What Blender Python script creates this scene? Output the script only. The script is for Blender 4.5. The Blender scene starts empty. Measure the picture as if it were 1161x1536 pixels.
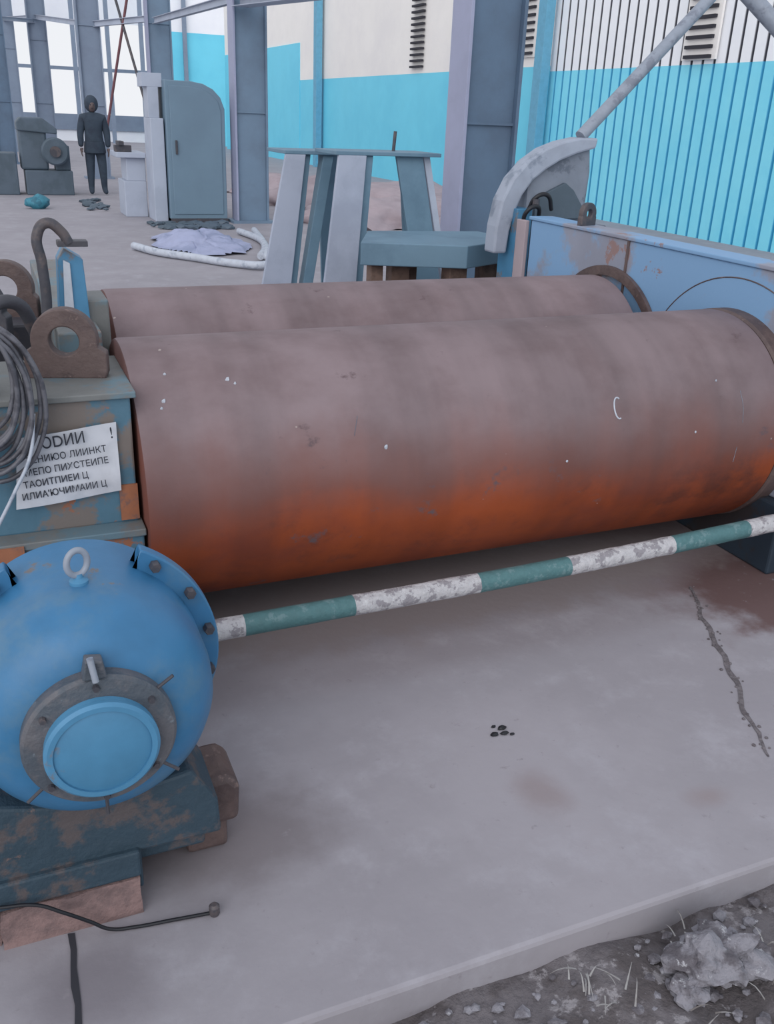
import bpy, bmesh, math, random
from mathutils import Vector, Matrix, noise
random.seed(7)
sc=bpy.context.scene
sc.view_settings.view_transform='Standard'
def lin(c):
    return tuple(((v/255)/12.92 if v/255<=0.04045 else ((v/255+0.055)/1.055)**2.4) for v in c)+(1.0,)
# ---------------------------------------------------------------- materials
def mat(name,base,rough=.6,patch=None,scale=4,lo=.5,hi=.62,metal=0,bump=.1,bscale=40,third=None,s3=9,lo3=.58,hi3=.7,stretch=(1,1,1),dk=.88):
    m=bpy.data.materials.new(name); m.use_nodes=True
    nt=m.node_tree; N=nt.nodes; L=nt.links
    b=N['Principled BSDF']; b.inputs['Roughness'].default_value=rough; b.inputs['Metallic'].default_value=metal
    tc=N.new('ShaderNodeTexCoord'); mp=N.new('ShaderNodeMapping'); mp.inputs['Scale'].default_value=stretch
    L.new(tc.outputs['Object'],mp.inputs['Vector'])
    def nz(s,det=6,r=.6):
        n=N.new('ShaderNodeTexNoise'); n.inputs['Scale'].default_value=s; n.inputs['Detail'].default_value=det; n.inputs['Roughness'].default_value=r
        L.new(mp.outputs[0],n.inputs['Vector']); return n
    def mix(fac,c1,c2):
        x=N.new('ShaderNodeMix'); x.data_type='RGBA'
        if fac is not None: L.new(fac,x.inputs[0])
        for i,c in ((6,c1),(7,c2)):
            if isinstance(c,tuple): x.inputs[i].default_value=c
            else: L.new(c,x.inputs[i])
        return x
    def ramp(src,a,c):
        r=N.new('ShaderNodeMapRange'); r.interpolation_type='SMOOTHSTEP'
        r.inputs['From Min'].default_value=a; r.inputs['From Max'].default_value=c
        L.new(src,r.inputs['Value']); return r.outputs[0]
    B=lin(base); D=tuple(v*dk for v in B[:3])+(1,)
    n0=nz(scale*2.3,5); cur=mix(ramp(n0.outputs[0],.35,.7),B,D).outputs[2]
    if patch:
        n1=nz(scale,7,.65); cur=mix(ramp(n1.outputs[0],lo,hi),cur,lin(patch)).outputs[2]
    if third:
        n2=nz(s3,8,.7); cur=mix(ramp(n2.outputs[0],lo3,hi3),cur,lin(third)).outputs[2]
    L.new(cur,b.inputs['Base Color'])
    if bump:
        n3=nz(bscale,6); bp=N.new('ShaderNodeBump'); bp.inputs['Strength'].default_value=bump; bp.inputs['Distance'].default_value=.02
        L.new(n3.outputs[0],bp.inputs['Height']); L.new(bp.outputs[0],b.inputs['Normal'])
    return m,nt,b,cur,nz,mix,ramp,tc
M={}
def mk(key,*a,**k):
    r=mat(key,*a,**k); M[key]=r[0]; return r
mk('motor_blue',(54,114,158),.42,(80,118,146),4,.48,.68,bump=.05,third=(108,102,102),s3=8,lo3=.64,hi3=.69)
mk('motor_blue_light',(74,132,170),.5,(112,112,118),5,.57,.62,bump=.05)
mk('housing_blue',(80,116,136),.6,(116,108,104),4,.48,.54,bump=.1,third=(150,98,74),s3=3.5,lo3=.6,hi3=.63)
mk('housing_gray',(116,118,118),.6,(98,122,134),5,.5,.6,bump=.1,third=(124,90,80),s3=6,lo3=.62,hi3=.68)
mk('rust_orange',(158,102,74),.7,(122,92,84),14,.5,.6,bump=.1)
mk('frame_plate',(144,148,164),.55,(122,160,198),1.1,.46,.52,bump=.05,third=(142,116,114),s3=2.6,lo3=.62,hi3=.645)
mk('navy',(40,54,68),.6,(50,45,48),4,.5,.6)
mk('brown_steel',(98,82,80),.6,(82,68,68),9,.45,.6,bump=.25,third=(130,110,105),s3=18,lo3=.6,hi3=.7)
mk('crack_fill',(98,92,96),.95,(116,110,114),30,.45,.6,bump=.5)
mk('dark_steel',(66,66,74),.55,(88,80,82),8,.5,.6,bump=.15)
mk('ring_gray',(96,96,102),.5,(74,82,92),12,.45,.6,bump=.3,third=(120,130,140),s3=22,lo3=.6,hi3=.7)
mk('base_teal',(48,68,82),.65,(84,78,80),6,.5,.58,bump=.3,third=(124,100,92),s3=7,lo3=.62,hi3=.68)
mk('brick_pink',(138,114,112),.9,(112,94,94),7,.45,.6,bump=.5)
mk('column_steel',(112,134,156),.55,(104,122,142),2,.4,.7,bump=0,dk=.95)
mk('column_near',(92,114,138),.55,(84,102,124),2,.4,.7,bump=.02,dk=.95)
mk('column_lit',(156,160,186),.55,(146,150,174),2,.4,.7,bump=.02,dk=.95)  # same column steel, paler: light from the left painted into the left flanges
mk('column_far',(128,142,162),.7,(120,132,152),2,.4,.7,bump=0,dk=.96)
mk('trestle_blue',(104,134,154),.6,(90,118,138),2,.45,.65,bump=.05,dk=.93)
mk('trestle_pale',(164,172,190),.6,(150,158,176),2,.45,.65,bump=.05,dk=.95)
mk('cabinet_blue',(110,134,152),.5,(104,126,144),1,.4,.7,bump=0,dk=.97)
mk('cover_gray',(124,132,146),.55,(94,102,116),5,.5,.58,bump=.1)
mk('hose_pale',(186,192,204),.5,(154,162,176),8,.55,.65,bump=.1)
mk('hood_pale',(156,164,180),.5,(118,128,144),4,.54,.64,bump=.05)
mk('machine_gray',(84,98,112),.6,(74,88,100),2,.45,.6,bump=.03,dk=.93)
mk('machine_pale',(172,180,196),.6,(162,170,186),1.5,.45,.6,bump=0,dk=.96)
mk('wood',(120,98,88),.8,(95,78,70),8,.45,.6,bump=.2)
mk('white_paint',(192,190,194),.65,(146,142,148),26,.52,.56,bump=.6,bscale=60,third=(208,208,210),s3=40)
mk('green_paint',(76,116,120),.55,(100,130,134),22,.55,.62,bump=.3,bscale=60)
mk('paper',(206,208,216),.9,(184,188,198),5,.45,.7,bump=.03)
mk('ink',(52,54,64),.9,bump=0)
mk('cable_gray',(98,98,106),.5,(70,70,78),20,.45,.6,bump=0)
mk('cable_black',(22,24,32),.5,bump=0)
mk('coat',(56,68,82),.9,(48,58,72),6,.45,.6,bump=.1)
mk('skin',(100,86,86),.7,bump=0)
mk('tarp',(162,168,198),.6,(140,148,178),2.5,.45,.6,bump=.3,bscale=8)
mk('teal_bag',(60,130,150),.6,(45,105,125),8,.5,.6)
mk('rubble',(146,144,152),.95,(100,96,102),12,.45,.6,bump=.8,third=(184,184,190),s3=25,lo3=.58,hi3=.65)
mk('dirt',(116,111,115),.97,(90,84,86),6,.45,.6,bump=.9,bscale=35,third=(152,148,152),s3=18,lo3=.56,hi3=.64)
mk('dry_grass',(158,156,156),.9,(118,112,110),10,.45,.6,bump=0)
mk('sand',(172,158,164),.95,(156,142,148),1.5,.45,.6,bump=.2,bscale=12)
mk('white_sheet',(242,244,250),.7,(236,238,246),1,.4,.7,bump=0,dk=.97)
mk('cream_sheet',(242,238,234),.7,(234,230,228),.7,.4,.7,bump=0,dk=.97)
mk('cyan_sheet',(112,212,238),.55,(104,204,232),.6,.4,.7,bump=0,dk=.97)
mk('post_blue',(104,170,200),.6,bump=0)
mk('pipe_gray',(142,150,164),.45,(118,124,138),10,.5,.6,bump=.05)
mk('red_rod',(120,78,84),.6,bump=0)
mk('dark_slot',(52,52,60),.9,bump=0)
# floor
m,nt,b,cur,nz,mix,ramp,tc=mk('floor_concrete',(157,153,160),.85,(147,143,150),.9,.4,.65,bump=.08,bscale=30,third=(163,160,168),s3=4,lo3=.48,hi3=.75)
N=nt.nodes;L=nt.links
def stain(cx,cy,rx,ry,col,cur,edge=.35):
    v=N.new('ShaderNodeVectorMath'); v.operation='SUBTRACT'; L.new(tc.outputs['Object'],v.inputs[0]); v.inputs[1].default_value=(cx,cy,0)
    s=N.new('ShaderNodeVectorMath'); s.operation='MULTIPLY'; L.new(v.outputs[0],s.inputs[0]); s.inputs[1].default_value=(1/rx,1/ry,0)
    l=N.new('ShaderNodeVectorMath'); l.operation='LENGTH'; L.new(s.outputs[0],l.inputs[0])
    n=nz(7,6); a=N.new('ShaderNodeMath'); a.operation='MULTIPLY_ADD'; L.new(n.outputs[0],a.inputs[0]); a.inputs[1].default_value=.9; L.new(l.outputs['Value'],a.inputs[2])
    r=ramp(a.outputs[0],1.5,1.5-edge)
    return mix(r,cur,lin(col)).outputs[2]
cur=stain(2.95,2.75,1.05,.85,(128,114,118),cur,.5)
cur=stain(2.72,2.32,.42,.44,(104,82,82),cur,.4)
cur=stain(.38,1.75,.34,.24,(126,120,125),cur,.7)
cur=stain(1.2,1.62,.10,.13,(145,136,140),cur,.9)
cur=stain(1.62,1.45,.10,.06,(145,136,140),cur,.9)
cur=stain(.02,1.42,.18,.16,(130,125,132),cur,.8)
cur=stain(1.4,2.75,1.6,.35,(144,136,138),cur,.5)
ng=nz(22,6,.7); cur=mix(ramp(ng.outputs[0],.6,.74),cur,lin((138,133,139))).outputs[2]
L.new(cur,b.inputs['Base Color'])
# roller
m,nt,b,cur,nz,mix,ramp,tc=mk('roller_rust',(152,74,42),.7,(126,64,48),2.6,.4,.7,metal=.05,bump=.05,bscale=60,third=(100,56,46),s3=3.2,lo3=.5,hi3=.72,stretch=(1,1.2,1.2))
N=nt.nodes;L=nt.links
b.inputs['Specular IOR Level'].default_value=.25
mp2=N.new('ShaderNodeMapping'); mp2.inputs['Scale'].default_value=(3.2,.35,.35); L.new(tc.outputs['Object'],mp2.inputs['Vector'])
nb=N.new('ShaderNodeTexNoise'); nb.inputs['Scale'].default_value=1.6; nb.inputs['Detail'].default_value=5; L.new(mp2.outputs[0],nb.inputs['Vector'])
ge=N.new('ShaderNodeNewGeometry'); sp=N.new('ShaderNodeSeparateXYZ'); L.new(ge.outputs['Normal'],sp.inputs[0])
n=nz(2.4,7,.6); a0=N.new('ShaderNodeMath'); a0.operation='MULTIPLY_ADD'; L.new(n.outputs[0],a0.inputs[0]); a0.inputs[1].default_value=.5; L.new(sp.outputs['Z'],a0.inputs[2])
a=N.new('ShaderNodeMath'); a.operation='MULTIPLY_ADD'; L.new(nb.outputs[0],a.inputs[0]); a.inputs[1].default_value=.4; L.new(a0.outputs[0],a.inputs[2])
cur=mix(ramp(a.outputs[0],.12,.60),cur,lin((120,82,76))).outputs[2]
dust=nz(4,6); dcol=mix(ramp(dust.outputs[0],.35,.75),lin((133,118,122)),lin((118,102,105)))
cur=mix(ramp(a.outputs[0],.42,1.1),cur,dcol.outputs[2]).outputs[2]
hs_=N.new('ShaderNodeHueSaturation'); L.new(cur,hs_.inputs['Color']); rr=N.new('ShaderNodeMapRange'); rr.inputs['From Min'].default_value=.35; rr.inputs['From Max'].default_value=.7; rr.inputs['To Min'].default_value=1.08; rr.inputs['To Max'].default_value=.76
L.new(nb.outputs[0],rr.inputs['Value']); L.new(rr.outputs[0],hs_.inputs['Value']); cur=hs_.outputs[0]
sm=nz(5.5,7,.7); cur=mix(ramp(sm.outputs[0],.62,.71),cur,lin((100,84,88))).outputs[2]
sc1=nz(16,2); spk=ramp(sc1.outputs[0],.77,.79); cur=mix(spk,cur,lin((170,158,154))).outputs[2]
L.new(cur,b.inputs['Base Color'])
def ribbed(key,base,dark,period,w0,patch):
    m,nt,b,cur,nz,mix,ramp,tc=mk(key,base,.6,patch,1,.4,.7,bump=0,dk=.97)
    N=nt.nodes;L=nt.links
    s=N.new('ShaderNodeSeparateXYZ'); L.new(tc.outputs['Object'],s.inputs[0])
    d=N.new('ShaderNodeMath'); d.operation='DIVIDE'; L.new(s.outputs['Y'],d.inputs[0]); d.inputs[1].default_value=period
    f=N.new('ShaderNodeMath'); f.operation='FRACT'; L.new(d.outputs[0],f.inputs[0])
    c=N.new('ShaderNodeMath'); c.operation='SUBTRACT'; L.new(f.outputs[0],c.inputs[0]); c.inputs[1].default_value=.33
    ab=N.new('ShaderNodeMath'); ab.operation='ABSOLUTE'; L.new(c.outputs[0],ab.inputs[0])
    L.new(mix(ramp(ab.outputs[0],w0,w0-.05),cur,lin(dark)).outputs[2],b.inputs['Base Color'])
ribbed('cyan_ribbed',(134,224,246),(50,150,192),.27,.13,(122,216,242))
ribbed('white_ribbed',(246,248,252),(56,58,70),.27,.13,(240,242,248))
# ---------------------------------------------------------------- mesh helpers
def empty(name,loc=(0,0,0)):
    o=bpy.data.objects.new(name,None); o.empty_display_size=.1; bpy.context.collection.objects.link(o); return o
def fin(bm,name,material,par=None,smooth=False,bev=0,seg=2,angle=40):
    bmesh.ops.recalc_face_normals(bm,faces=bm.faces)
    me=bpy.data.meshes.new(name); bm.to_mesh(me); bm.free()
    o=bpy.data.objects.new(name,me); bpy.context.collection.objects.link(o)
    if material: me.materials.append(M[material])
    if smooth:
        for p in me.polygons: p.use_smooth=True
        me.set_sharp_from_angle(angle=math.radians(angle))
    if bev:
        md=o.modifiers.new('b','BEVEL'); md.width=bev; md.segments=seg; md.limit_method='ANGLE'; md.angle_limit=math.radians(35)
    if par: o.parent=par
    return o
def addbox(bm,x0,x1,y0,y1,z0,z1,mtx=None):
    vs=[bm.verts.new((x,y,z)) for x in (x0,x1) for y in (y0,y1) for z in (z0,z1)]
    for q in ((0,1,3,2),(4,6,7,5),(0,4,5,1),(2,3,7,6),(0,2,6,4),(1,5,7,3)): bm.faces.new([vs[i] for i in q])
    if mtx: bmesh.ops.transform(bm,matrix=mtx,verts=vs)
    return vs
def box(name,x0,x1,y0,y1,z0,z1,material,par=None,bev=.004,mtx=None):
    bm=bmesh.new(); addbox(bm,x0,x1,y0,y1,z0,z1,mtx); return fin(bm,name,material,par,bev=bev)
def boxes(name,lst,material,par=None,bev=.004):
    bm=bmesh.new()
    for l in lst: addbox(bm,*l)
    return fin(bm,name,material,par,bev=bev)
def plate(name,pts,off,material,par=None,bev=.003,smooth=False):
    bm=bmesh.new(); off=Vector(off)
    a=[bm.verts.new(p) for p in pts]; c=[bm.verts.new(Vector(p)+off) for p in pts]
    bm.faces.new(a); bm.faces.new(c[::-1]); n=len(pts)
    for i in range(n): bm.faces.new([a[i],c[i],c[(i+1)%n],a[(i+1)%n]])
    return fin(bm,name,material,par,bev=bev,smooth=smooth)
def basis(axis):
    w=Vector(axis).normalized(); t=Vector((0,0,1)) if abs(w.z)<.9 else Vector((1,0,0))
    u=t.cross(w).normalized(); v=w.cross(u); return u,v,w
def addlathe(bm,prof,o,axis,seg=64,closed=False):
    u,v,w=basis(axis); o=Vector(o); rings=[]
    for r,t in prof:
        if r<1e-6: rings.append([bm.verts.new(o+w*t)])
        else: rings.append([bm.verts.new(o+w*t+(u*math.cos(2*math.pi*i/seg)+v*math.sin(2*math.pi*i/seg))*r) for i in range(seg)])
    pairs=[(i,i+1) for i in range(len(rings)-1)]
    if closed: pairs.append((len(rings)-1,0))
    for i,j in pairs:
        A,B=rings[i],rings[j]
        for k in range(seg):
            k2=(k+1)%seg
            if len(A)==1 and len(B)==1: continue
            if len(A)==1: bm.faces.new([A[0],B[k],B[k2]])
            elif len(B)==1: bm.faces.new([A[k],A[k2],B[0]])
            else: bm.faces.new([A[k],A[k2],B[k2],B[k]])
def lathe(name,prof,o,axis,material,par=None,seg=64,closed=False,angle=35):
    bm=bmesh.new(); addlathe(bm,prof,o,axis,seg,closed); return fin(bm,name,material,par,smooth=True,angle=angle)
def rod(name,p,q,r,material,par=None,seg=24):
    p,q=Vector(p),Vector(q); l=(q-p).length
    return lathe(name,[(0,0),(r,0),(r,l),(0,l)],p,q-p,material,par,seg)
def tomesh(o,material,par,name):
    dg=bpy.context.evaluated_depsgraph_get(); me=bpy.data.meshes.new_from_object(o.evaluated_get(dg))
    bpy.data.objects.remove(o); me.materials.clear(); me.materials.append(M[material])
    n=bpy.data.objects.new(name,me); bpy.context.collection.objects.link(n)
    for p in me.polygons: p.use_smooth=True
    if par: n.parent=par
    return n
def tube(name,lines,r,material,par=None,cyc=False,res=4):
    cu=bpy.data.curves.new(name,'CURVE'); cu.dimensions='3D'; cu.bevel_depth=r; cu.bevel_resolution=res; cu.use_fill_caps=True
    if not isinstance(lines[0][0],(list,tuple,Vector)): lines=[lines]
    for pts in lines:
        s=cu.splines.new('BEZIER'); s.bezier_points.add(len(pts)-1); s.use_cyclic_u=cyc
        for bp,p in zip(s.bezier_points,pts):
            bp.co=p; bp.handle_left_type=bp.handle_right_type='AUTO'
        s.resolution_u=8
    o=bpy.data.objects.new(name+'_c',cu); bpy.context.collection.objects.link(o)
    return tomesh(o,material,par,name)
def lug(name,c,r,hole,base_z,th,material,par,rot=0,halfw=None):
    bm=bmesh.new(); n=64; hw=halfw or r*1.05; outer=[];inner=[]
    h=c[2]-base_z
    for i in range(n):
        a=2*math.pi*i/n; inner.append((math.cos(a)*hole,math.sin(a)*hole))
        ca,sa=math.cos(a),math.sin(a)
        if sa>=-.25: outer.append((ca*r,sa*r))
        else:
            k=min(hw/max(abs(ca),1e-4),h/max(abs(sa),1e-4)); outer.append((max(-hw,min(hw,ca*k)),max(-h,sa*k)))
    mt=Matrix.Translation(c)@Matrix.Rotation(rot,4,'Z')
    def ring(l,y): return [bm.verts.new(mt@Vector((x,y,z))) for x,z in l]
    of,inf,ob,ib=ring(outer,-th/2),ring(inner,-th/2),ring(outer,th/2),ring(inner,th/2)
    for i in range(n):
        j=(i+1)%n
        bm.faces.new([of[i],of[j],inf[j],inf[i]]); bm.faces.new([ob[i],ib[i],ib[j],ob[j]])
        bm.faces.new([of[i],ob[i],ob[j],of[j]]); bm.faces.new([inf[i],inf[j],ib[j],ib[i]])
    return fin(bm,name,material,par,smooth=True,bev=.004,angle=40)
def blob(bm,c,r,sub=2,rough=.35,sq=(1,1,1),seed=0):
    res=bmesh.ops.create_icosphere(bm,subdivisions=sub,radius=1)
    for v in res['verts']:
        n=noise.noise(v.co*1.7+Vector((seed*3.1,seed*1.7,seed)))*rough+noise.noise(v.co*4+Vector((seed,seed,seed)))*rough*.4
        v.co=Vector((v.co.x*sq[0],v.co.y*sq[1],v.co.z*sq[2]))*r*(1+n)+Vector(c)

# ---------------------------------------------------------------- ground & slab
bm=bmesh.new(); addbox(bm,-12,14,1.2,60,-.12,0)
fin(bm,'floor','floor_concrete',bev=.012)
bm=bmesh.new(); nx,ny=190,70; X0,X1,Y0,Y1=-1.5,4.0,-.6,1.22
g=[[bm.verts.new((X0+(X1-X0)*i/nx,Y0+(Y1-Y0)*j/ny,0)) for j in range(ny+1)] for i in range(nx+1)]
for i in range(nx):
    for j in range(ny): bm.faces.new([g[i][j],g[i+1][j],g[i+1][j+1],g[i][j+1]])
for v in bm.verts:
    p=v.co; n=noise.fractal(Vector((p.x*3,p.y*3,0)),1,2,5)
    v.co.z=-.08+.035*n+.02*noise.noise(Vector((p.x*1.1,p.y*1.5,5)))
    if p.y>1.12: v.co.z=min(v.co.z,-.045)
fin(bm,'dirt_ground','dirt',smooth=True,angle=80)
def strip(name,pts,w,material,par=None,taper=True):
    bm=bmesh.new(); prev=None
    for i,(x,y) in enumerate(pts):
        ww=w*((.35+.65*math.sin(math.pi*min(1,max(0.06,i/(len(pts)-1))))) if taper else 1)*(1+.5*noise.noise(Vector((i*.7,0,0))))
        a=bm.verts.new((x-ww,y+ww*.2,.0025)); b2=bm.verts.new((x+ww,y-ww*.2,.0025))
        if prev: bm.faces.new([prev[0],prev[1],b2,a])
        prev=(a,b2)
    return fin(bm,name,material,par)
cp=[]
for i in range(40):
    t=i/39; cp.append((2.39-.49*t+.03*noise.noise(Vector((t*7,3,0)))+.01*noise.noise(Vector((t*25,3,0))),2.45-.93*t))
ck=empty('floor_crack'); strip('crack_groove',cp,.010,'crack_fill',ck)
bm=bmesh.new()
for i in range(60):
    t=random.random(); p=cp[int(t*39)]; blob(bm,(p[0]+random.gauss(0,.012),p[1]+random.gauss(0,.012),.002),random.uniform(.003,.007),1,.4,(1,1,.6),i)
fin(bm,'crack_crumbs','crack_fill',ck)
strip('floor_joint',[(-.022+.0015*i+.002*math.sin(i*2),1.21+.37*i/8) for i in range(9)],.0065,'dark_slot',None,False)
bm=bmesh.new()
for i,(x,y,r) in enumerate([(1.20,1.88,.010),(1.235,1.90,.011),(1.23,1.875,.010),(1.25,1.865,.006),(1.215,1.915,.006)]): blob(bm,(x,y,r*.4),r,2,.5,(1.3,.8,.5),i)
fin(bm,'dirt_crumbs','cable_black')
bm=bmesh.new()
blob(bm,(1.30,1.06,-.045),.088,4,.6,(1.1,.75,.55),2); blob(bm,(1.39,1.02,-.05),.05,3,.5,(1,1,.6),5); blob(bm,(1.21,1.02,-.06),.04,3,.5,(1,1,.6),8); blob(bm,(1.35,1.12,-.05),.03,3,.6,(1,1,.6),11)
fin(bm,'concrete_rubble','rubble',smooth=True,angle=25)
bm=bmesh.new()
for i in range(900):
    x=random.uniform(.3,2.6); y=random.uniform(.5,1.17)
    blob(bm,(x,y,-.075),random.choice([.004,.006,.008,.012,.016]),1,.5,(1.2,1,.6),i)
fin(bm,'gravel','rubble')
bm=bmesh.new()
for c in range(50):
    cx=random.uniform(.6,2.3); cy=random.uniform(.75,1.15); n=random.randint(5,11)
    for i in range(n):
        a=random.uniform(0,6.28); L0=random.uniform(.03,.07); w=.0022; h=random.uniform(.006,.022)
        p0=Vector((cx+random.gauss(0,.03),cy+random.gauss(0,.02),-.07)); d=Vector((math.cos(a),math.sin(a),0)); s2=Vector((-d.y,d.x,0))*w
        prev=None
        for k in range(5):
            t=k/4; p=p0+d*L0*t+Vector((0,0,h*math.sin(t*2.4)+.01)); ww=s2*(1-t*.8)
            v1,v2=bm.verts.new(p-ww),bm.verts.new(p+ww)
            if prev: bm.faces.new([prev[0],prev[1],v2,v1])
            prev=(v1,v2)
fin(bm,'dry_grass','dry_grass')

# ---------------------------------------------------------------- rolling mill
mill=empty('rolling_mill')
def roller(name,x0,x1,y,z,R):
    prof=[(0,0),(R-.012,0),(R-.003,.003),(R,.012)]+[(R,.012+(x1-x0-.024)*k/12) for k in range(1,12)]+[(R,x1-x0-.012),(R-.003,x1-x0-.003),(R-.012,x1-x0),(0,x1-x0)]
    return lathe(name,prof,(x0,y,z),(1,0,0),'roller_rust',mill,160,angle=30)
roller('front_roller',.335,2.725,2.897,.551,.431)
roller('back_roller',.40,2.735,3.775,.551,.431)
rod('front_shaft',(-.2,2.897,.551),(3.0,2.897,.551),.14,'dark_steel',mill)
rod('back_shaft',(-.2,3.775,.551),(3.0,3.775,.551),.14,'dark_steel',mill)
def onr(x,deg,e=.001): a=math.radians(deg); return (x,2.897-(.431+e)*math.cos(a),.551+(.431+e)*math.sin(a))
tube('chalk_mark',[onr(1.97+.017*math.cos(t)+0,27+5*math.sin(t)*1.0) for t in [math.radians(q) for q in range(60,310,25)]],.0028,'hose_pale',mill)
bm=bmesh.new()
for i,(x,dg_) in enumerate([(.42,47),(.41,44),(.44,60),(1.08,20),(2.3,12),(2.42,36),(.62,55),(.64,53),(1.75,5)]): blob(bm,onr(x,dg_),.004 if i%3 else .006,2,.6,(1,.5,1.2),i)
fin(bm,'paint_flecks','hose_pale',mill)
tube('long_scratch',[[onr(2.52,14),onr(2.525,22),onr(2.522,30)],[onr(2.50,-6),onr(2.503,2)],[onr(.98,26),onr(1.0,34)]],.0009,'cover_gray',mill)
# right frame
box('right_plate',2.80,2.92,2.43,4.56,.30,1.16,'frame_plate',mill,.01)
box('right_plate_cap',2.79,2.94,2.40,4.57,1.16,1.178,'frame_plate',mill,.004)
box('right_seam',2.794,2.80,3.66,3.675,.9,1.16,'brown_steel',mill,0)
box('right_base',2.76,3.3,2.43,4.57,.0,.30,'navy',mill,.01)
lathe('right_flange',[(.38,0),(.425,0),(.434,.010),(.434,.07),(.38,.07)],(2.73,2.897,.551),(1,0,0),'brown_steel',mill,96,True)
lathe('weld_bead',[(.553,0),(.556,-.003),(.559,0)],(2.80,2.897,.551),(1,0,0),'brown_steel',mill,96)
lathe('right_flange_back',[(.43,0),(.475,0),(.475,.02),(.43,.02)],(2.778,3.775,.551),(1,0,0),'brown_steel',mill,96,True)
box('right_side_guard',2.92,3.35,2.40,2.43,.0,.9,'navy',mill,.01)
rod('side_bolt',(2.80,2.30,.62),(2.80,2.44,.62),.02,'pipe_gray',mill)
lug('right_lug',(2.86,4.12,1.235),.055,.022,1.176,.03,'dark_steel',mill,rot=.3)
# left housing
box('left_housing',-.75,.32,2.56,2.96,.52,.90,'housing_blue',mill,.006)
box('left_housing_lid',-.76,.335,2.545,2.98,.90,.918,'housing_gray',mill,.003)
box('left_housing_lower',-.75,.325,2.50,3.1,.0,.50,'housing_blue',mill,.006)
box('housing_ledge',-.76,.33,2.49,2.6,.50,.522,'housing_gray',mill,.003)
boxes('primer_patch',[(-.4,-.005,2.484,2.49,.445,.515),(.27,.322,2.553,2.56,.53,.64)],'rust_orange',mill,0)
box('left_frame_plate',.17,.30,2.96,4.5,.0,1.0,'housing_gray',mill,.006)
box('left_bearing_post',.255,.345,3.12,3.30,.5,1.068,'housing_gray',mill,.006)
box('back_housing',-.6,.25,3.45,3.95,.4,.93,'dark_steel',mill,.01)
lug('left_lug',(.176,2.76,1.025),.092,.042,.916,.05,'brown_steel',mill,rot=-.25,halfw=.115)
lug('left_lug_back',(.045,3.62,1.03),.098,.045,.92,.05,'brown_steel',mill,rot=-.25,halfw=.11)
lug('left_lug_side',(-.06,3.3,1.03),.098,.045,.92,.05,'dark_steel',mill,rot=-.4,halfw=.11)
plate('wedge_post',[(.185,3.1,.93),(.285,3.1,.93),(.275,3.1,1.20),(.22,3.1,1.235),(.20,3.1,1.2)],(0,.09,0),'motor_blue_light',mill)
plate('wedge_face',[(.20,3.09,.95),(.235,3.09,.95),(.235,3.09,1.19),(.215,3.09,1.2)],(0,.012,0),'hose_pale',mill)
tube('hook_pipe',[(.12,3.05,.92),(.15,3.06,1.05),(.15,3.06,1.2),(.145,3.06,1.28),(.175,3.06,1.315),(.215,3.06,1.29),(.235,3.06,1.255)],.016,'dark_steel',mill)
box('hook_nut',.20,.29,3.05,3.10,1.245,1.262,'dark_steel',mill,.002)
tube('clamp_hose',[[(-.25,2.75,1.0),(-.05,2.8,1.1),(.05,2.85,1.12),(.1,2.9,1.03),(.12,2.95,.93)]],.02,'dark_steel',mill)
# paper sign
sg=empty('paper_sign')
bm=bmesh.new(); n=14; g=[]
for i in range(n+1):
    col=[]
    for j in range(9):
        u,v=i/n,j/8; x=-.012+.287*u+.016*v*(1-u)*1.5; z=.606+.208*v+.022*u
        col.append(bm.verts.new((x,2.540-.006*math.sin(u*5)-.004*math.sin(v*7),z)))
    g.append(col)
for i in range(n):
    for j in range(8): bm.faces.new([g[i][j],g[i+1][j],g[i+1][j+1],g[i][j+1]])
fin(bm,'sheet','paper',sg,smooth=True,angle=80)
def text(s,x,z,size,name,sx=1):
    cu=bpy.data.curves.new(name,'FONT'); cu.body=s; cu.size=size; cu.extrude=.0004; cu.offset=.0002
    o=bpy.data.objects.new(name+'_c',cu); bpy.context.collection.objects.link(o)
    dg=bpy.context.evaluated_depsgraph_get(); me=bpy.data.meshes.new_from_object(o.evaluated_get(dg))
    me.transform(Matrix.Translation((x,2.529,z))@Matrix.Rotation(math.radians(-4.4),4,'Y')@Matrix.Rotation(math.radians(90),4,'X')@Matrix.Diagonal((sx,1,1,1)))
    bpy.data.objects.remove(o); me.materials.clear(); me.materials.append(M['ink'])
    n=bpy.data.objects.new(name,me); bpy.context.collection.objects.link(n); n.parent=sg
text('ОDИИ      !',.072,.780,.046,'heading',.85)
for k,t in enumerate(['ТЕНИЮО ЛИИНКТ','МЕПО ПИХСТЕИПЕ','ТАОИТПИЕИ Ц','ИЛИА\'ЮЧИМАИИ Ц']): text(t,.028-.007*k,.740-.035*k,.027,'line_%d'%(k+1),.88)
# cable coil
cl=[]
for k in range(10):
    rx=.068+.008*k+random.uniform(-.006,.006); rz=.135+.008*k; cx=-.055+random.uniform(-.01,.01); cz=.98+random.uniform(-.012,.012)-.006*k
    cl.append([(cx+rx*math.cos(a),2.49-.008*(k%4)+.006*math.sin(3*a+k),cz+rz*math.sin(a)) for a in [2*math.pi*i/12 for i in range(12)]])
coil=empty('cable_coil'); tube('loops',cl,.0065,'cable_gray',coil,cyc=True)
tube('loose_end',[(.06,2.47,.90),(.04,2.46,.79),(-.01,2.46,.69),(-.07,2.47,.58)],.005,'hose_pale',coil)
rod('hanging_peg',(-.055,2.44,1.095),(-.055,2.62,1.095),.012,'dark_steel',coil)
box('peg_bracket',-.075,-.035,2.58,2.66,.918,1.11,'dark_steel',coil)

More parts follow.
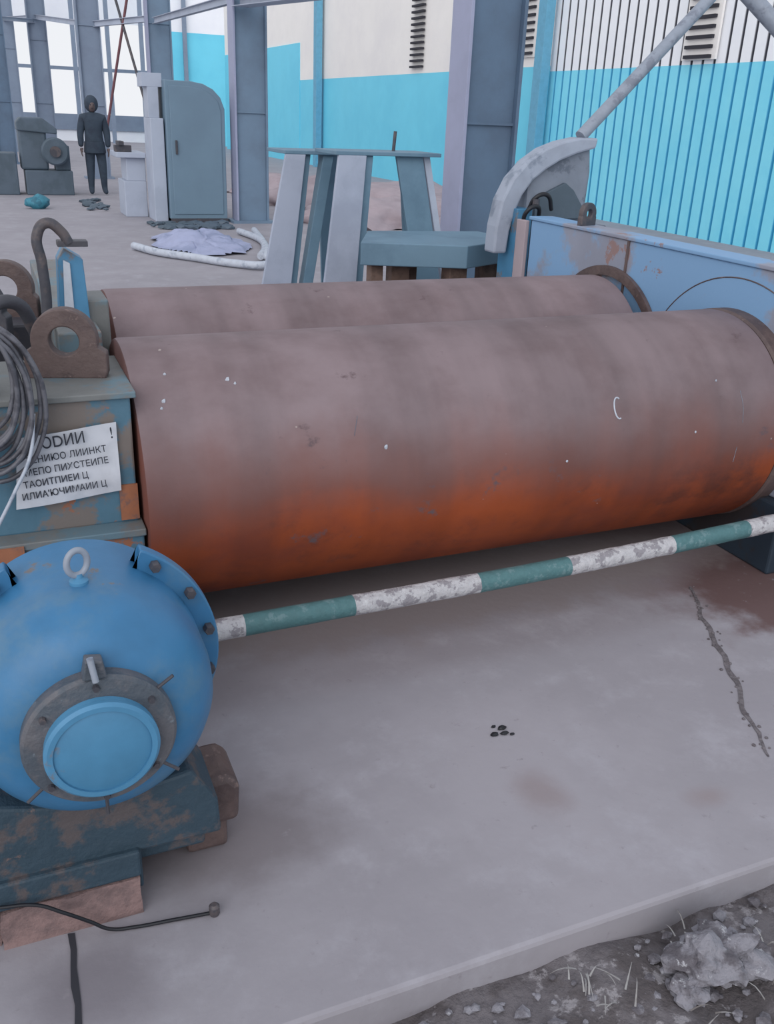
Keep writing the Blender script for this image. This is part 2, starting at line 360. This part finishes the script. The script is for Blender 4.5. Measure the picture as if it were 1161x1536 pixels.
# ---------------------------------------------------------------- striped rail
rail=empty('striped_safety_rail')
def by(x): return 2.315+.012*x+.006*math.sin(x*2.2), .226+.021*x+.006*math.sin(x*2.4+1)
bd=[.42,.57,.92,1.36,1.71,2.15,2.50,2.95]
for k in range(len(bd)-1):
    bm=bmesh.new(); rings=[]; ns=24
    for i in range(ns+1):
        x=bd[k]+(bd[k+1]-bd[k])*i/ns; y,z=by(x)
        rings.append([bm.verts.new((x,y+rr*math.cos(2*math.pi*j/24),z+rr*math.sin(2*math.pi*j/24))) for j in range(24) for rr in [.033+.0022*noise.noise(Vector((x*18,j*.9,3)))*(1 if k%2==0 else .4)]])
    for i in range(ns):
        for j in range(24): bm.faces.new([rings[i][j],rings[i][(j+1)%24],rings[i+1][(j+1)%24],rings[i+1][j]])
    if k==0: bm.faces.new(rings[0])
    if k==len(bd)-2: bm.faces.new(rings[-1])
    fin(bm,'band_%d'%(k+1),['white_paint','green_paint'][k%2],rail,smooth=True,angle=60)
box('rail_foot_left',.33,.37,2.29,2.35,0,.24,'base_teal',rail); rod('rail_pin',(.34,2.326,.24),(.44,2.326,.24),.02,'dark_steel',rail)
box('rail_foot_right',2.93,2.97,2.31,2.37,0,.26,'base_teal',rail)

# ---------------------------------------------------------------- motor
mo=empty('electric_motor'); AX,AZ=.086,.56
def ml(name,prof,material,seg=96,closed=False,angle=35): return lathe(name,prof,(AX,0,AZ),(0,1,0),material,mo,seg,closed,angle)
ml('body',[(0,1.50),(.13,1.505),(.165,1.512),(.198,1.53),(.222,1.558),(.236,1.59),(.242,1.63),(.243,1.72),(.243,1.86),(.20,1.88),(0,1.88)],'motor_blue')
# flange: disc with a notched top
bm=bmesh.new(); fl=[]
for i in range(97):
    a=math.radians(27+(360-54)*i/96); fl.append((AX+.285*math.sin(a),AZ+.285*math.cos(a)))
fl+=[(AX-.12,AZ+.17),(AX+.12,AZ+.17)]
nf=len(fl)
def fan(yy):
    c=bm.verts.new((AX,yy,AZ)); vs=[bm.verts.new((x,yy,z)) for x,z in fl]
    for i in range(nf): bm.faces.new([c,vs[i],vs[(i+1)%nf]])
    return vs
A_=fan(1.745); B_=fan(1.78)
for i in range(nf): j=(i+1)%nf; bm.faces.new([A_[i],B_[i],B_[j],A_[j]])
fin(bm,'flange','motor_blue',mo,smooth=True,bev=.004,angle=35)
plate('coupling_guard',[(-.08,1.84,.34),(-.08,1.84,.70),(-.08,1.96,.64),(-.08,2.46,.40),(-.08,2.46,.2),(-.08,1.84,.2)],(.33,0,0),'motor_blue',mo,.01)
ml('ring',[(.10,1.47),(.135,1.475),(.141,1.483),(.141,1.515),(.10,1.52)],'ring_gray')
ml('cap',[(0,1.446),(.086,1.446),(.097,1.452),(.102,1.462),(.104,1.50),(0,1.50)],'motor_blue_light')
ml('cap_lip',[(.088,1.442),(.098,1.442),(.104,1.448),(.104,1.456),(.088,1.450)],'motor_blue_light',closed=True)
def pol(a,r): return AX+r*math.sin(math.radians(a)),AZ+r*math.cos(math.radians(a))
for i,a in enumerate([36,58,80,102,135,-36,-58,-80]):
    x,z=pol(a,.266); lathe('flange_bolt_%d'%i,[(0,-.02),(.010,-.02),(.012,-.016),(.012,0),(0,0)],(x,1.745,z),(0,1,0),'dark_steel',mo,6)
for i,a in enumerate([0,52,180,232,128,308]):
    x,z=pol(a,.122); x2,z2=pol(a,.165)
    lathe('ring_bolt_%d'%i,[(0,-.012),(.006,-.012),(.007,0),(0,0)],(x,1.476,z),(0,1,0),'dark_steel',mo,8)
    if i in (1,2,3,4): rod('radial_stud_%d'%i,(x,1.49,z),(x2+(x2-x)*.3,1.485,z2+(z2-z)*.3),.0035,'dark_steel',mo,8)
plate('grease_clip',[(AX-.022,1.47,AZ+.14),(AX+.022,1.47,AZ+.14),(AX+.016,1.47,AZ+.175),(AX-.014,1.47,AZ+.18)],(0,.03,0),'ring_gray',mo,.003)
rod('grease_nipple',(AX,1.455,AZ+.145),(AX-.006,1.465,AZ+.19),.006,'pipe_gray',mo)
bm=bmesh.new(); R1,r1=.026,.0065; rg=[]
for i in range(32):
    a=2*math.pi*i/32; c=Vector((AX+math.cos(a)*R1*.75,1.66+math.cos(a)*R1*.3,AZ+.243+.042+math.sin(a)*R1)); dx=Vector((math.cos(a),0,math.sin(a)))
    rg.append([bm.verts.new(c+dx*r1*math.cos(2*math.pi*j/12)+Vector((0,1,0))*r1*math.sin(2*math.pi*j/12)) for j in range(12)])
for i in range(32):
    for j in range(12): bm.faces.new([rg[i][j],rg[(i+1)%32][j],rg[(i+1)%32][(j+1)%12],rg[i][(j+1)%12]])
fin(bm,'eyebolt_ring','pipe_gray',mo,smooth=True,angle=80)
lathe('eyebolt_base',[(0,0),(.018,0),(.018,.008),(.009,.014),(.008,.022),(0,.022)],(AX,1.66,AZ+.240),(0,0,1),'motor_blue_light',mo,24)
plate('cradle_front',[(-.22,1.60,.16),(.33,1.60,.16),(.325,1.60,.25),(.27,1.60,.345),(.20,1.60,.335),(.086,1.60,.315),(-.03,1.60,.335),(-.12,1.60,.36),(-.22,1.60,.30)],(0,.2,0),'base_teal',mo,.008)
plate('cradle_foot',[(.26,1.70,.08),(.395,1.70,.09),(.40,1.70,.19),(.375,1.70,.22),(.28,1.70,.215)],(0,.15,0),'brown_steel',mo,.015)
box('skid',-.40,.30,1.64,2.40,.10,.17,'base_teal',mo,.008)
box('skid_flange',-.40,.148,1.585,1.66,.105,.175,'base_teal',mo,.006)
box('skid_tab',.13,.152,1.60,1.66,.06,.17,'base_teal',mo,.004)
bm=bmesh.new()
for i,(x0,x1,y0,y1) in enumerate([(-.42,-.15,1.60,1.80),(-.145,.145,1.585,1.80),(.0,.34,1.80,2.0),(-.42,.3,2.1,2.40)]):
    addbox(bm,x0,x1,y0,y1,0,.10)
bmesh.ops.subdivide_edges(bm,edges=bm.edges[:],cuts=7,use_grid_fill=True)
for v in bm.verts:
    if v.co.z>.005: v.co+=Vector((noise.noise(v.co*14),noise.noise(v.co*14+Vector((5,0,0))),noise.noise(v.co*14+Vector((0,5,0)))*.4))*.010
fin(bm,'concrete_pads','brick_pink',mo,smooth=True,angle=50)
box('foot_block',.27,.37,1.72,1.82,0,.10,'brown_steel',mo,.012)
cb=empty('power_cable'); tube('lead',[(-.14,1.575,.13),(-.07,1.566,.12),(-.02,1.556,.09),(.03,1.556,.045),(.07,1.552,.012),(.12,1.545,.006),(.2,1.535,.006),(.28,1.525,.006)],.004,'cable_black',cb)
lathe('plug',[(0,0),(.010,0),(.012,.005),(.012,.024),(.007,.03),(0,.03)],(.29,1.524,.0),(0,0,1),'dark_steel',cb,16)

# ---------------------------------------------------------------- drive unit
dr=empty('gear_drive')
box('pedestal',2.96,3.35,4.62,5.1,0,1.12,'cover_gray',dr,.01)
plate('guard',[(x,4.80,z) for x,z in [(2.90,1.12),(2.90,1.36),(2.96,1.44),(3.08,1.50),(3.2,1.54),(3.3,1.55),(3.32,1.40),(3.31,1.12)]],(0,.26,0),'cover_gray',dr,.02)
plate('guard_inner',[(x,4.775,z) for x,z in [(2.95,1.14),(2.95,1.25),(3.05,1.30),(3.14,1.34),(3.2,1.30),(3.28,1.2),(3.28,1.14)]],(0,.03,0),'machine_gray',dr,.004)
oc=[(2.69,.95),(2.695,1.10),(2.72,1.24),(2.78,1.36),(2.87,1.455),(2.97,1.52),(3.08,1.56),(3.20,1.585),(3.32,1.585)]
ic=[(3.31,1.53),(3.19,1.50),(3.08,1.46),(2.99,1.41),(2.91,1.35),(2.85,1.27),(2.81,1.18),(2.785,1.07),(2.775,.95)]
plate('curved_hood',[(x,4.76,z) for x,z in oc+ic],(0,.12,0),'hood_pale',dr,.012)
boxes('valve_block',[(2.80,2.90,4.72,4.9,0,1.20)],'motor_blue_light',dr)
tube('small_hoses',[[(2.86,4.7,1.2),(2.88,4.66,1.27),(2.95,4.66,1.28),(3.0,4.68,1.2)],[(2.83,4.7,1.1),(2.82,4.64,1.2),(2.88,4.64,1.22),(2.92,4.68,1.15)]],.012,'cable_black',dr)
rod('valve_knob',(2.88,4.66,1.22),(2.88,4.66,1.26),.02,'dark_steel',dr)
box('end_plate',2.79,2.815,4.60,4.70,0,1.15,'sand',dr,.004)
ap=(4.27,4.98,2.50); db=empty('diagonal_brace')
rod('brace_pipe',(3.22,4.80,1.590),ap,.035,'pipe_gray',db); rod('brace_leg',ap,(7.0,3.55,.0),.05,'pipe_gray',db)
lathe('brace_head',[(0,-.07),(.06,-.07),(.07,0),(.06,.07),(0,.07)],ap,(0,1,0),'dark_steel',db,24)

# ---------------------------------------------------------------- trestles
def leg(name,top,bot,w,th,material,par,wt=None):
    wt=wt or w
    plate(name,[(top[0]-wt/2,top[1],top[2]),(top[0]+wt/2,top[1],top[2]),(bot[0]+w/2,bot[1],bot[2]),(bot[0]-w/2,bot[1],bot[2])],(0,th,0),material,par,.004)
t1=empty('steel_trestle')
box('top_rail',2.04,2.60,6.72,7.20,1.38,1.405,'trestle_blue',t1)
leg('leg_1',(2.12,6.72,1.38),(1.84,6.55,0),.26,.03,'trestle_pale',t1,.15); leg('leg_1_web',(2.22,6.76,1.38),(2.0,6.6,0),.07,.10,'trestle_blue',t1,.05)
leg('leg_2',(2.30,7.15,1.38),(2.20,7.3,0),.12,.03,'trestle_blue',t1); leg('leg_3',(2.52,7.15,1.38),(2.62,7.3,0),.16,.03,'trestle_blue',t1)
leg('leg_4',(2.38,6.75,1.38),(2.10,6.62,0),.08,.10,'trestle_blue',t1)
t2=empty('steel_trestle'); q=-.08
box('top_rail',2.30+q,3.08+q,6.15,6.60,1.405,1.43,'trestle_blue',t2)
leg('leg_1',(2.42+q,6.15,1.405),(2.24+q,6.0,0),.26,.03,'trestle_pale',t2,.20); leg('leg_1_web',(2.545+q,6.18,1.405),(2.40+q,6.04,0),.07,.12,'trestle_blue',t2)
leg('leg_2',(2.60+q,6.55,1.405),(2.66+q,6.7,0),.12,.03,'trestle_blue',t2); leg('leg_3',(2.86+q,6.2,1.405),(3.10+q,6.04,0),.20,.03,'trestle_blue',t2,.20)
leg('leg_3_web',(3.0+q,6.22,1.405),(3.26+q,6.06,0),.05,.10,'machine_pale',t2); leg('leg_4',(3.0+q,6.55,1.405),(3.2+q,6.7,0),.12,.03,'trestle_blue',t2)
rod('locating_pin',(2.74,6.4,1.43),(2.75,6.4,1.56),.012,'dark_steel',t2)
tb=empty('steel_work_table')
plate('top',[(2.06,5.25,.825),(2.66,5.02,.825),(3.18,5.30,.825),(3.10,5.72,.825),(2.32,5.80,.825)],(0,0,.135),'trestle_blue',tb,.006)
boxes('legs',[(2.30,2.42,5.32,5.42,0,.825),(2.60,2.72,5.12,5.24,0,.825),(2.95,3.07,5.35,5.45,0,.825),(2.5,2.6,5.6,5.7,0,.825),(2.14,2.22,5.27,5.35,0,.825)],'wood',tb)

# ---------------------------------------------------------------- columns (H section)
def hcol(name,x,y,d,w,h,material,flange=None):
    e=empty(name); t=.03
    mt=Matrix.Translation((x,y,0))
    bm=bmesh.new(); addbox(bm,-d/2,-d/2+t,-w/2,w/2,0,h,mt); fin(bm,'flange_left',flange or material,e,bev=.003)  # separate part so it can take the painted lit-side tint
    bm=bmesh.new(); addbox(bm,d/2-t,d/2,-w/2,w/2,0,h,mt); addbox(bm,-d/2+t,d/2-t,-w/2+.06,-w/2+.08,0,h,mt)
    fin(bm,'web_and_flange',material,e,bev=.003)
    bm=bmesh.new(); addbox(bm,-d/2-.08,d/2+.08,-w/2-.06,w/2+.06,0,.04,mt)
    for zz in (1.62,3.3,5.0):
        addbox(bm,-d/2+t,d/2-t,-w/2+.035,-w/2+.06,zz,zz+.02,mt)
    fin(bm,'base_and_stiffeners',material,e)
    return e
for i,(x,y,d,w,mtl,fl_) in enumerate([(4.05,7.55,.52,.34,'column_near','column_lit'),(4.0,15.1,.52,.34,'column_steel','column_lit'),(4.0,22.6,.52,.34,'column_steel','column_lit'),(2.75,24.6,.52,.34,'column_far',None),(2.1,31.5,.52,.34,'column_far',None),(1.5,37.5,.52,.34,'column_far',None),(.88,30,.5,.34,'column_near',None)]):
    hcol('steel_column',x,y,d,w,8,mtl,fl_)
def girt(x0,y0,z0,x1,y1,z1,hh,mtl,name='girt_beam',w=.1,par=None):
    p,q=Vector((x0,y0,z0)),Vector((x1,y1,z1)); d=(q-p); s=Vector((-d.y,d.x,0)).normalized()
    e=par or empty(name)
    up=Vector((0,0,1))
    for nm,a,b2,c,dd in (('web',-.006,.006,-hh/2,hh/2),('flange_top',-w/2,w/2,hh/2-.01,hh/2),('flange_bottom',-w/2,w/2,-hh/2,-hh/2+.01)):
        bm=bmesh.new(); vs=[]
        for P in (p,q):
            vs.append([bm.verts.new(P+s*a+up*c),bm.verts.new(P+s*b2+up*c),bm.verts.new(P+s*b2+up*dd),bm.verts.new(P+s*a+up*dd)])
        for k in range(4): bm.faces.new([vs[0][k],vs[0][(k+1)%4],vs[1][(k+1)%4],vs[1][k]])
        bm.faces.new(vs[0]); bm.faces.new(vs[1]); fin(bm,nm,mtl,e)
    return e
xb=empty('cross_bracing')
girt(3.85,14.9,3.12,3.95,7.75,2.78,.15,'machine_pale','girt_beam',.28)
girt(3.9,22.4,3.35,3.9,15.3,3.2,.12,'machine_pale')
girt(2.9,24.5,3.35,3.8,22.7,3.4,.12,'machine_pale',par=xb)
girt(2.1,31.4,3.9,2.75,24.7,3.35,.12,'machine_pale'); girt(1.5,37.4,4.2,2.05,31.6,3.9,.12,'machine_pale'); girt(.9,30,3.7,2.1,31.5,3.8,.1,'machine_pale')
rod('rod_a',(2.95,24.3,5.6),(3.8,22.8,1.2),.03,'dark_steel',xb,8); rod('rod_b',(3.8,22.8,5.4),(2.95,24.3,1.0),.03,'red_rod',xb,8)

# ---------------------------------------------------------------- shed side wall and back wall
def ribsheet(name,x,y0,y1,z0,z1,period,depth,material,par=None):
    bm=bmesh.new(); prev=None
    k=math.ceil(y0/period); ys=[(y0,0)]
    while (k+1)*period<=y1:
        b0=k*period
        for f,d in ((.22,0),(.27,depth),(.39,depth),(.44,0)): ys.append((b0+f*period,d))
        k+=1
    ys.append((y1,0))
    for y,d in ys:
        a=bm.verts.new((x+d,y,z0)); c=bm.verts.new((x+d,y,z1))
        if prev: bm.faces.new([prev[0],a,c,prev[1]])
        prev=(a,c)
    return fin(bm,name,material,par)
wr=empty('wall_right')
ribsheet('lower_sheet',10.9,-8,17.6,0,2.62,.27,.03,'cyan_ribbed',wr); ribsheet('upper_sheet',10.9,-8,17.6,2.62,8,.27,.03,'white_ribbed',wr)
box('flat_lower',10.88,10.95,17.6,34,0,2.72,'cyan_sheet',wr,0); box('flat_upper',10.88,10.95,17.6,45,2.72,8,'cream_sheet',wr,0)
box('flat_lower_far',10.86,10.95,34,45,0,3.9,'cyan_sheet',wr,0)
boxes('wall_posts',[(10.6,10.8,17.45,17.75,0,8),(10.6,10.8,31.4,31.7,0,8)],'post_blue',wr)
lv=[]
for (yc,z0,z1,wd) in ((18.5,2.95,5.2,.55),(24.0,2.85,4.6,.7),(13.1,2.7,4.8,.62)):
    z=z0
    while z<z1: lv.append((10.78,10.86,yc-wd/2,yc+wd/2,z,z+.05)); z+=.14
boxes('louvre_vents',lv,'dark_slot',wr,0)
boxes('vent_panels',[(10.83,10.87,12.7,13.5,2.68,4.9),(10.83,10.87,18.15,18.85,2.9,5.3)],'cream_sheet',wr,0)
wb=empty('wall_back')
boxes('white_sheet',[(-14,8.6,50,50.1,0,1.1),(-14,8.6,50,50.1,5.2,9),(4.8,6.2,50,50.1,1.1,5.2)],'white_sheet',wb,0)
box('cyan_panel',8.6,14,48,48.1,0,4.9,'cyan_sheet',wb,0); box('upper_panel',8.6,14,48,48.1,4.9,9,'white_sheet',wb,0)
for k,xx in enumerate([1.9,3.2,4.6,6.1,7.6,9.6]): box('mullion_%d'%k,xx,xx+.18,47.8,47.95,0,9,'column_far',wb,0)
boxes('transoms',[(-4,8.4,49.9,49.97,.5,1.2),(-4,8.4,49.9,49.97,3.1,3.25)],'column_far',wb,0)
bm=bmesh.new()
for i,(x,y,r,h) in enumerate([(6.0,15,1.1,.4),(7.3,16.5,1.3,.45),(6.4,18,1.3,.45),(8.3,19,1.3,.4),(7.2,13.2,1.0,.3),(6.2,20.5,1.2,.4)]): blob(bm,(x,y,0),r,4,.3,(1,1,h/r),i)
for v in list(bm.verts): v.co.z=max(v.co.z,0)
fin(bm,'sand_pile','sand',smooth=True,angle=80)

# ---------------------------------------------------------------- workshop machines at the back
cab=empty('machine_cabinet')
prof=[(2.72,.0),(2.72,2.03),(3.10,2.03),(3.30,2.0),(3.45,1.93),(3.56,1.82),(3.62,1.66),(3.62,.0)]
plate('body',[(x,15.1,z) for x,z in prof],(0,.9,0),'cabinet_blue',cab,.01)
plate('door_panel',[(2.78,15.085,.12),(2.78,15.085,1.96),(3.10,15.085,1.96),(3.28,15.085,1.93),(3.42,15.085,1.86),(3.52,15.085,1.76),(3.56,15.085,1.62),(3.56,15.085,.12)],(0,.02,0),'cabinet_blue',cab,.008)
box('door_handle',2.84,2.87,15.05,15.085,1.0,1.2,'dark_steel',cab)
box('plinth',2.72,3.62,15.05,16.0,0,.06,'dark_steel',cab)
box('side_post',2.50,2.70,15.2,15.8,0,1.5,'machine_pale',cab,.01)
boxes('control_head',[(2.42,2.72,15.3,15.7,1.93,2.12),(2.5,2.66,15.3,15.7,1.5,1.93)],'machine_pale',cab)
boxes('bench_blocks',[(2.15,2.50,15.9,16.6,0,.55),(2.2,2.50,15.9,16.5,.55,.9),(2.05,2.5,15.8,16.6,.9,.98)],'machine_pale',cab,.01)
boxes('vise',[(2.05,2.3,15.9,16.1,.98,1.08),(2.1,2.18,15.85,16.2,1.08,1.14)],'dark_steel',cab)
la=empty('metal_lathe')
box('bed',.85,1.72,19.8,20.5,.0,.45,'machine_gray',la,.02)
box('headstock',.80,1.30,19.9,20.5,.45,1.28,'machine_gray',la,.04)
plate('headstock_hood',[(x,19.85,z) for x,z in [(.78,1.15),(.78,1.3),(.86,1.38),(1.25,1.38),(1.5,1.2),(1.5,1.1)]],(0,.6,0),'machine_gray',la,.02)
lathe('chuck',[(0,0),(.22,0),(.25,.03),(.25,.16),(.2,.22),(0,.22)],(1.42,19.62,.80),(0,1,0),'machine_gray',la,32)
lathe('chuck_hub',[(0,-.05),(.1,-.05),(.1,0),(0,0)],(1.42,19.62,.80),(0,1,0),'dark_steel',la,24)
boxes('tailstock',[(1.42,1.70,19.9,20.3,.45,.9),(.3,.72,19.8,20.4,0,.75)],'machine_gray',la,.02)
bm=bmesh.new(); blob(bm,(.88,17.2,.1),.17,3,.35,(1.1,.8,.7),4); fin(bm,'teal_bag','teal_bag',smooth=True,angle=60)
bm=bmesh.new()
for i in range(70): blob(bm,(random.uniform(2.3,3.5),random.uniform(14.1,14.8),.03),random.uniform(.03,.09),1,.5,(1.4,1,.5),i)
for i in range(30): blob(bm,(random.uniform(1.7,2.0),random.uniform(16.8,18.6),.03),random.uniform(.03,.08),1,.5,(1.4,1,.5),i)
fin(bm,'scrap_heap','machine_gray')
bm=bmesh.new(); n=40; g=[]
for i in range(n+1):
    col=[]
    for j in range(n+1):
        u,v=i/n*2-1,j/n*2-1; e=max(0,1-(u*u+v*v))
        x=2.62+u*.62; y=12.5+v*1.1; z=.02+.18*e*(.7+noise.noise(Vector((u*2.5,v*2.5,1)))+.4*noise.noise(Vector((u*7,v*7,3))))
        col.append(bm.verts.new((x+.12*noise.noise(Vector((u*3,v*3,9))),y,max(.006,z))))
    g.append(col)
for i in range(n):
    for j in range(n):
        u,v=(i+.5)/n*2-1,(j+.5)/n*2-1
        if u*u+v*v<1.02+.1*math.sin(6*math.atan2(v,u)): bm.faces.new([g[i][j],g[i+1][j],g[i+1][j+1],g[i][j+1]])
for v in [v for v in bm.verts if not v.link_faces]: bm.verts.remove(v)
fin(bm,'plastic_tarp','tarp',smooth=True,angle=60)
hs=empty('white_hose')
tube('hose',[[(1.7,12.1,.05),(1.9,11.5,.05),(2.25,11.0,.05),(2.6,10.5,.05),(2.88,10.3,.06),(3.05,10.8,.08),(3.4,12.2,.05),(3.65,13.6,.05)],[(3.0,10.9,.07),(3.25,11.6,.06),(3.45,12.6,.05),(3.4,13.5,.05)]],.045,'hose_pale',hs)

# ---------------------------------------------------------------- person
pe=empty('standing_person'); px,py=2.19,20.0
def skin(name,verts,edges,material,par,sub=2):
    me=bpy.data.meshes.new(name); me.from_pydata([Vector(v[:3]) for v in verts],edges,[]); o=bpy.data.objects.new(name+'_s',me); bpy.context.collection.objects.link(o)
    o.modifiers.new('s','SKIN')
    for i,v in enumerate(verts):
        r=v[3] if len(v)>3 else .05; sv=me.skin_vertices[0].data[i]
        sv.radius=(r if not isinstance(r,tuple) else r[0], r if not isinstance(r,tuple) else r[1]); sv.use_root=(i==0)
    s=o.modifiers.new('u','SUBSURF'); s.levels=sub; s.render_levels=sub
    return tomesh(o,material,par,name)
def P(x,y,z): return (px+x,py+y,z)
V=[P(0,0,.92)+((.18,.14),),P(0,0,1.10)+((.17,.13),),P(0,.0,1.30)+((.20,.14),),P(0,.0,1.43)+((.15,.11),),P(0,0,1.52)+(.07,),
 P(-.19,0,1.41)+(.085,),P(-.25,.0,1.15)+(.072,),P(-.26,-.05,.88)+(.052,),P(.19,0,1.41)+(.085,),P(.25,.0,1.15)+(.072,),P(.25,-.06,.88)+(.052,),
 P(-.10,0,.84)+(.115,),P(-.11,0,.48)+(.085,),P(-.12,.01,.10)+(.058,),P(.10,0,.84)+(.115,),P(.12,-.03,.48)+(.085,),P(.13,-.01,.10)+(.058,),P(-.13,-.14,.045)+(.045,),P(.14,-.16,.045)+(.045,)]
E=[(0,1),(1,2),(2,3),(3,4),(3,5),(5,6),(6,7),(3,8),(8,9),(9,10),(0,11),(11,12),(12,13),(0,14),(14,15),(15,16),(13,17),(16,18)]
skin('body_clothed',V,E,'coat',pe)
lathe('coat_hem',[(.19,0),(.21,-.18),(.205,-.2),(.17,-.19),(.15,0)],P(0,0,.98),(0,0,1),'coat',pe,32,True)
bm=bmesh.new(); blob(bm,P(0,-.01,1.635),.105,3,.03,(.82,.95,1.18),1)
for v in bm.verts:
    d=v.co-Vector(P(0,-.11,1.62))
    if d.length<.03: v.co.y-=.018
fin(bm,'head','skin',pe,smooth=True,angle=80)
bm=bmesh.new(); blob(bm,P(0,.025,1.66),.132,3,.03,(.97,.97,1.2),1); fin(bm,'hood','coat',pe,smooth=True,angle=80)
bm=bmesh.new()
for sx in (-.03,.03): blob(bm,P(sx,-.105,1.645),.012,2,0,(1,1,1),1)
blob(bm,P(0,-.103,1.585),.014,2,0,(1.6,.5,.4),1); fin(bm,'face_features','ink',pe)
for sx,nm in ((-1,'left'),(1,'right')):
    hx=.26*sx-(.01 if sx>0 else 0)
    V=[P(hx,-.055,.86)+(.028,),P(hx,-.07,.80)+((.02,.036),)]
    E=[(0,1)]
    for k in range(4):
        yy=-.105+.024*k; ln=[.065,.078,.074,.058][k]; b0=len(V)
        V+= [P(hx,yy,.785)+(.010,),P(hx-.004*sx,yy-.004,.785-ln*.55)+(.009,),P(hx-.016*sx,yy-.006,.785-ln)+(.008,)]; E+=[(1,b0),(b0,b0+1),(b0+1,b0+2)]
    b0=len(V); V+=[P(hx-.01*sx,-.11,.825)+(.010,),P(hx-.02*sx,-.13,.79)+(.009,)]; E+=[(0,b0),(b0,b0+1)]
    skin('hand_'+nm,V,E,'skin',pe,1)

# ---------------------------------------------------------------- light
w=bpy.data.worlds.new('sky'); sc.world=w; w.use_nodes=True
nt=w.node_tree; bg=nt.nodes['Background']
tcw=nt.nodes.new('ShaderNodeTexCoord'); sx=nt.nodes.new('ShaderNodeSeparateXYZ'); cr=nt.nodes.new('ShaderNodeValToRGB')
nt.links.new(tcw.outputs['Generated'],sx.inputs[0]); nt.links.new(sx.outputs['Z'],cr.inputs[0]); nt.links.new(cr.outputs[0],bg.inputs[0])
cr.color_ramp.elements[0].position=0; cr.color_ramp.elements[0].color=(.94,.96,1.0,1)
cr.color_ramp.elements[1].position=.7; cr.color_ramp.elements[1].color=(.84,.88,.96,1)
bg.inputs[1].default_value=.93
sl=bpy.data.lights.new('sun','SUN'); sl.energy=1.35; sl.angle=math.radians(55); sl.color=(1,.98,.96)
so=bpy.data.objects.new('sun',sl); bpy.context.collection.objects.link(so); so.rotation_euler=Vector((-.55,-.75,.50)).to_track_quat('Z','Y').to_euler()

# ---------------------------------------------------------------- camera
f=1370.0; ph=math.atan(592/f); yaw=math.radians(23.7); r=math.radians(2.43)
F=Vector((math.sin(yaw)*math.cos(ph),math.cos(yaw)*math.cos(ph),-math.sin(ph)))
R0=Vector((math.cos(yaw),-math.sin(yaw),0)); U0=R0.cross(F)
R=R0*math.cos(r)+U0*math.sin(r); U=U0*math.cos(r)-R0*math.sin(r)
cam=bpy.data.cameras.new('camera'); co=bpy.data.objects.new('camera',cam); bpy.context.collection.objects.link(co)
mt=Matrix((R,U,-F)).transposed().to_4x4(); mt.translation=Vector((0,0,1.65)); co.matrix_world=mt
cam.sensor_fit='VERTICAL'; cam.sensor_height=24; cam.lens=24*f/1536; cam.clip_start=.02; cam.clip_end=300
sc.camera=co
